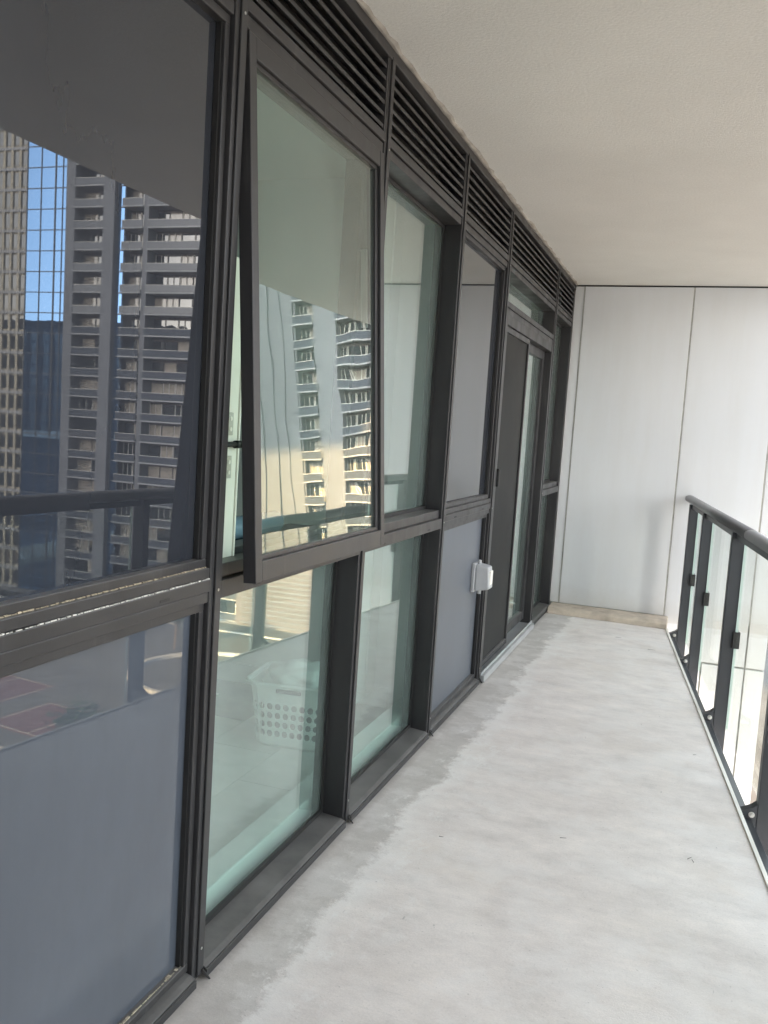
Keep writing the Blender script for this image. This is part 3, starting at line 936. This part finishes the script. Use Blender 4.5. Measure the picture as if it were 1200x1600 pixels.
def apartment_tower():
    """the tower whose face shows in the window reflections; face plane y = 120"""
    YF = 120.0
    t = thing('apartment_tower', 'tall grey apartment tower with stacked balconies seen mirrored in the windows', 'building', (0, YF, GZ))
    fl = 3.3; top = 62-GZ; nf = int(top/fl)
    xa, xb = 38.0, 106.0
    bx('core_wall', M['t_recess'], xa, xb, 1.9, 26, 0, top, t)
    # vertical fins  (x0, x1, proud)
    for a, b, d in ((95.7, 97.4, -0.9), (88.2, 90.3, -0.9), (82.0, 82.9, -0.6), (66.8, 68.2, -0.6), (54.4, 63.2, 0.2), (47.8, 51.3, -0.5), (38.0, 41.2, -0.5)):
        bx('fin', M['t_conc'], a, b, d, 1.89, 0, top, t)
        if b-a > 4:
            for q in range(4):
                bx('rib', M['t_conc'], a+0.3+q*2.2, a+1.5+q*2.2, d-0.28, d-0.001, 0, top, t)
    # mirror glass curtain strips
    for a, b in ((100.3, 105.9), (97.41, 100.2), (86.8, 88.1)):
        bx('curtain_glass', M['t_mirror'], a, b, 0.0, 0.25, 0, top, t)
        n = max(1, int((b-a)/1.3)) if a < 100 else 2
        for k in range(n+1):
            x = a+(b-a)*k/n
            bx('glazing_mullion', M['t_dark'], x-0.06, x+0.06, -0.10, -0.002, 0, top, t)
    bandm = {}
    for j in range(nf):
        z = j*fl
        for a, b in ((100.3, 105.9), (97.41, 100.2), (86.8, 88.1)):
            key = (a, b)
            if key not in bandm: bandm[key] = MB().box(a, b, -0.07, -0.001, -0.07, 0.07).mesh('spandrel_band', M['t_dark'])
            part('spandrel_band', bandm[key], t, (0, 0, z))
    # balcony stacks
    slabs = {}
    rnd = random.Random(3)
    for a, b, div in ((90.3, 95.7, 2), (82.9, 86.79, 2), (68.2, 82.0, 6), (63.21, 66.8, 2), (51.3, 54.4, 2), (41.2, 47.8, 4)):
        sl = MB().box(a, b, -0.9, 1.88, -0.11, 0.11).mesh('balcony_slab', M['t_slab'])
        ga = a if b-a < 6 else a+0.05
        gl = MB().box(ga, b-0.05, -0.86, -0.82, 0.15, 1.15).mesh('balcony_guard', M['t_guard'])
        hr = MB().box(ga, b-0.05, -0.90, -0.80, 1.151, 1.22).mesh('guard_rail', M['t_frame'])
        bwid = (b-a)/div
        win = MB().box(0.12, bwid-0.12, 1.70, 1.86, 0.25, 2.75).mesh('window', M['t_glass'])
        cur = MB().box(0.12, bwid-0.12, 1.70, 1.86, 0.25, 2.75).mesh('window', M['t_curtain'])
        fm = MB()
        for xx in (0.06, bwid/2-0.03, bwid-0.12):
            fm.box(xx, xx+0.09, 1.58, 1.69, 0.2, 2.85)
        fm.box(0.06, bwid-0.03, 1.575, 1.685, 0.9, 1.0)
        fme = fm.mesh('window_frame', M['t_frame'])
        for j in range(nf+1):
            z = j*fl
            part('balcony_slab', sl, t, (0, 0, z))
            if j == nf: break
            part('balcony_guard', gl, t, (0, 0, z)); part('guard_rail', hr, t, (0, 0, z))
            for k in range(div):
                wo = part('window', win if rnd.random() < 0.62 else cur, t, (a+k*bwid, 0, z))
                if a < 60 or rnd.random() < 0.5:
                    part('window_frame', fme, wo)
    # podium louvres at the foot
    for j in range(12):
        bx('podium_louvre', M['t_conc'], 41, 62, -2.4, -1.9, 0.4+j*0.75, 0.62+j*0.75, t)
    bx('podium_wall', M['t_recess'], 40, 63, -1.85, -0.95, 0, 9.8, t)
    return t
apartment_tower()

grid_tower('glass_block', 'pale gridded tower with beige piers at the left edge of the mirrored view', 106.2, 134, 120.4, 150, 58, M['t_beige'], bayw=1.55, wfrac=0.62)
grid_tower('sun_blocker_tower', 'added out-of-view slim tower carrying the west end of the sun-blocking span', 66, 84, -126, -110, 132, M['t_conc'])  # this tower and the next are added out of view to shape the sun
grid_tower('sun_blocker_tower', 'added out-of-view wide tower keeping sun off part of the mirrored tower', 121, 165, -126, -110, 134, M['t_conc'])
def sun_blocker_span():  # out-of-view mass added so sun reaches only the lower mirrored tower
    t = thing('sun_blocker_bridge', 'added out-of-view glazed storeys shading the upper part of the mirrored tower', 'building', (102.5, -118, 0))
    bx('wall', M['t_conc'], -6.5, 18.4, -8, 8, 96, 131, t)
    bx('wall', M['t_conc'], -18.4, -6.51, -8, 8, 100.5, 131, t)
    for j in range(10):
        bx('window_band', M['t_glass'], -18.3, 18.3, 8.01, 8.1, 101+j*3, 103+j*3, t)
sun_blocker_span()
grid_tower('midrise_block', 'mid rise beige block south of the plaza', 230, 330, -150, -110, 40, M['t_recess'], rz=math.pi, bayw=7, fl=5.5, glass='t_curtain', wfrac=0.45)
grid_tower('midrise_block', 'low grey block opposite the balcony to the east', 150, 190, 0, 60, -8, M['t_conc'])

# plaza: courts, ring, kerbs, road marks
for (x, y) in ((56, 70), (70, 76)):
    ct = thing('sports_court', ('red sports court on the plaza nearer the street corner' if x < 60 else 'red sports court on the plaza beside the first, farther from the balcony'), 'court', (x, y, GZ+0.12), R(8), 'red courts on the plaza')
    bx('surface', M['court'], -5.5, 5.5, -4, 4, 0.0, 0.05, ct)
    for (a, b, c, d) in ((-5.3, 5.3, -3.8, -3.65), (-5.3, 5.3, 3.65, 3.8), (-5.3, -5.15, -3.64, 3.64), (5.15, 5.3, -3.64, 3.64), (-0.08, 0.08, -3.64, 3.64)):
        bx('court_line', M['line'], a, b, c, d, 0.0502, 0.056, ct)
mb = MB()
for k in range(48):
    a0, a1 = 2*math.pi*k/48, 2*math.pi*(k+1)/48
    i = len(mb.v)
    for a in (a0, a1):
        for r_, z in ((9, 0), (9, 0.4), (9.6, 0.4), (9.6, 0)):
            mb.v.append((r_*math.cos(a), r_*math.sin(a), z))
    for q0, q1 in ((0, 1), (1, 2), (2, 3)):
        mb.f.append((i+q0, i+q1, i+4+q1, i+4+q0))
o = mb.build('ring_kerb', M['kerb']); o.location = (52, 92, GZ+0.12)
tag(o, 'round pale kerb ring on the plaza below', 'kerb')
for k, (x0, x1, y0, y1) in enumerate(((24, 124, 112, 112.5), (24, 124, 62, 62.4), (80, 80.5, 63, 111), (24, 24.5, 31, 61))):
    tag(bx('kerb_line', M['kerb'], x0, x1, y0, y1, GZ+0.121, GZ+0.30), ['pale kerb along the foot of the apartment tower', 'long pale kerb across the middle of the plaza', 'pale kerb running north from the courts', 'short pale kerb near the balcony side'][k], 'kerb')
def car(x, y, rz, m, label):
    t = thing('parked_car', label, 'car', (x, y, GZ+0.12), rz, 'cars on the plaza edge')
    b = MB()
    pr = [(-2.1, 0.35), (2.1, 0.35), (2.15, 0.75), (1.2, 0.9), (0.5, 1.4), (-1.2, 1.42), (-1.9, 0.95), (-2.15, 0.8)]
    b.prism_y(pr, -0.85, 0.85).build('body', m, t, 0.06)
    g = MB(); pg = [(-1.75, 0.95), (1.05, 0.93), (0.45, 1.36), (-1.15, 1.37)]
    g.prism_y(pg, -0.86, 0.86).build('window_glass', M['t_glass'], t)
    for wx in (-1.35, 1.35):
        for wy in (-0.8, 0.8):
            MB().cyl((wx, wy-0.1, 0.33), (wx, wy+0.1, 0.33), 0.33, n=14).build('wheel', M['gasket'], t)
for k, (x, y, mm, nm) in enumerate(((84, 100, 'car_white', 'white'), (84, 94, 'car_dark', 'black'), (84, 84, 'car_silver', 'silver'), (88, 90, 'car_white', 'white'))):
    car(x, y, R(90), M[mm], nm + [' parked car nearest the apartment tower', ' parked car in the middle of the row', ' parked car nearest the courts', ' parked car on the far side of the lane'][k])
def tree(x, y, h, label):
    t = thing('plaza_tree', label, 'tree', (x, y, GZ+0.12), random.random()*6, 'trees on the plaza')
    tr = MB().cyl((0, 0, 0), (0.1, 0.05, h*0.5), 0.18, 0.10, n=8)
    for k in range(5):
        a = k*1.26
        tr.cyl((0.1, 0.05, h*0.4), (math.cos(a)*h*0.22, math.sin(a)*h*0.22, h*0.72), 0.07, 0.03, n=5)
    tr.build('trunk', M['bark'], t)
    mb = MB()
    for k in range(1100):
        c = Vector((random.gauss(0, 1), random.gauss(0, 1), random.gauss(0, 0.8)))
        c = c.normalized()*(random.random()**0.45)*(0.85+0.3*math.sin(c.x*3+c.y*2))
        p = Vector((c.x*h*0.33, c.y*h*0.33, h*0.68+c.z*h*0.30))
        u = Vector((random.gauss(0, 1), random.gauss(0, 1), random.gauss(0, 1))).normalized()*0.22
        w_ = u.cross(Vector((random.random(), random.random(), 1))).normalized()*0.16
        i = len(mb.v)
        mb.v += [tuple(p-u), tuple(p+w_), tuple(p+u), tuple(p-w_)]
        mb.f.append((i, i+1, i+2, i+3))
    mb.build('crown', M['leaf'], t)
for k, (x, y, h) in enumerate(((38, 58, 6), (46, 60, 7), (40, 84, 7.5), (62, 100, 8), (70, 104, 7), (92, 70, 8))):
    tree(x, y, h, ['smallest leafy tree by the near kerb', 'leafy tree beside the near kerb, close to the courts', 'leafy tree on the street side of the kerb ring', 'tallest leafy tree at the foot of the apartment tower', 'leafy tree right of the tallest one by the tower', 'leafy tree standing apart beyond the parked cars'][k])
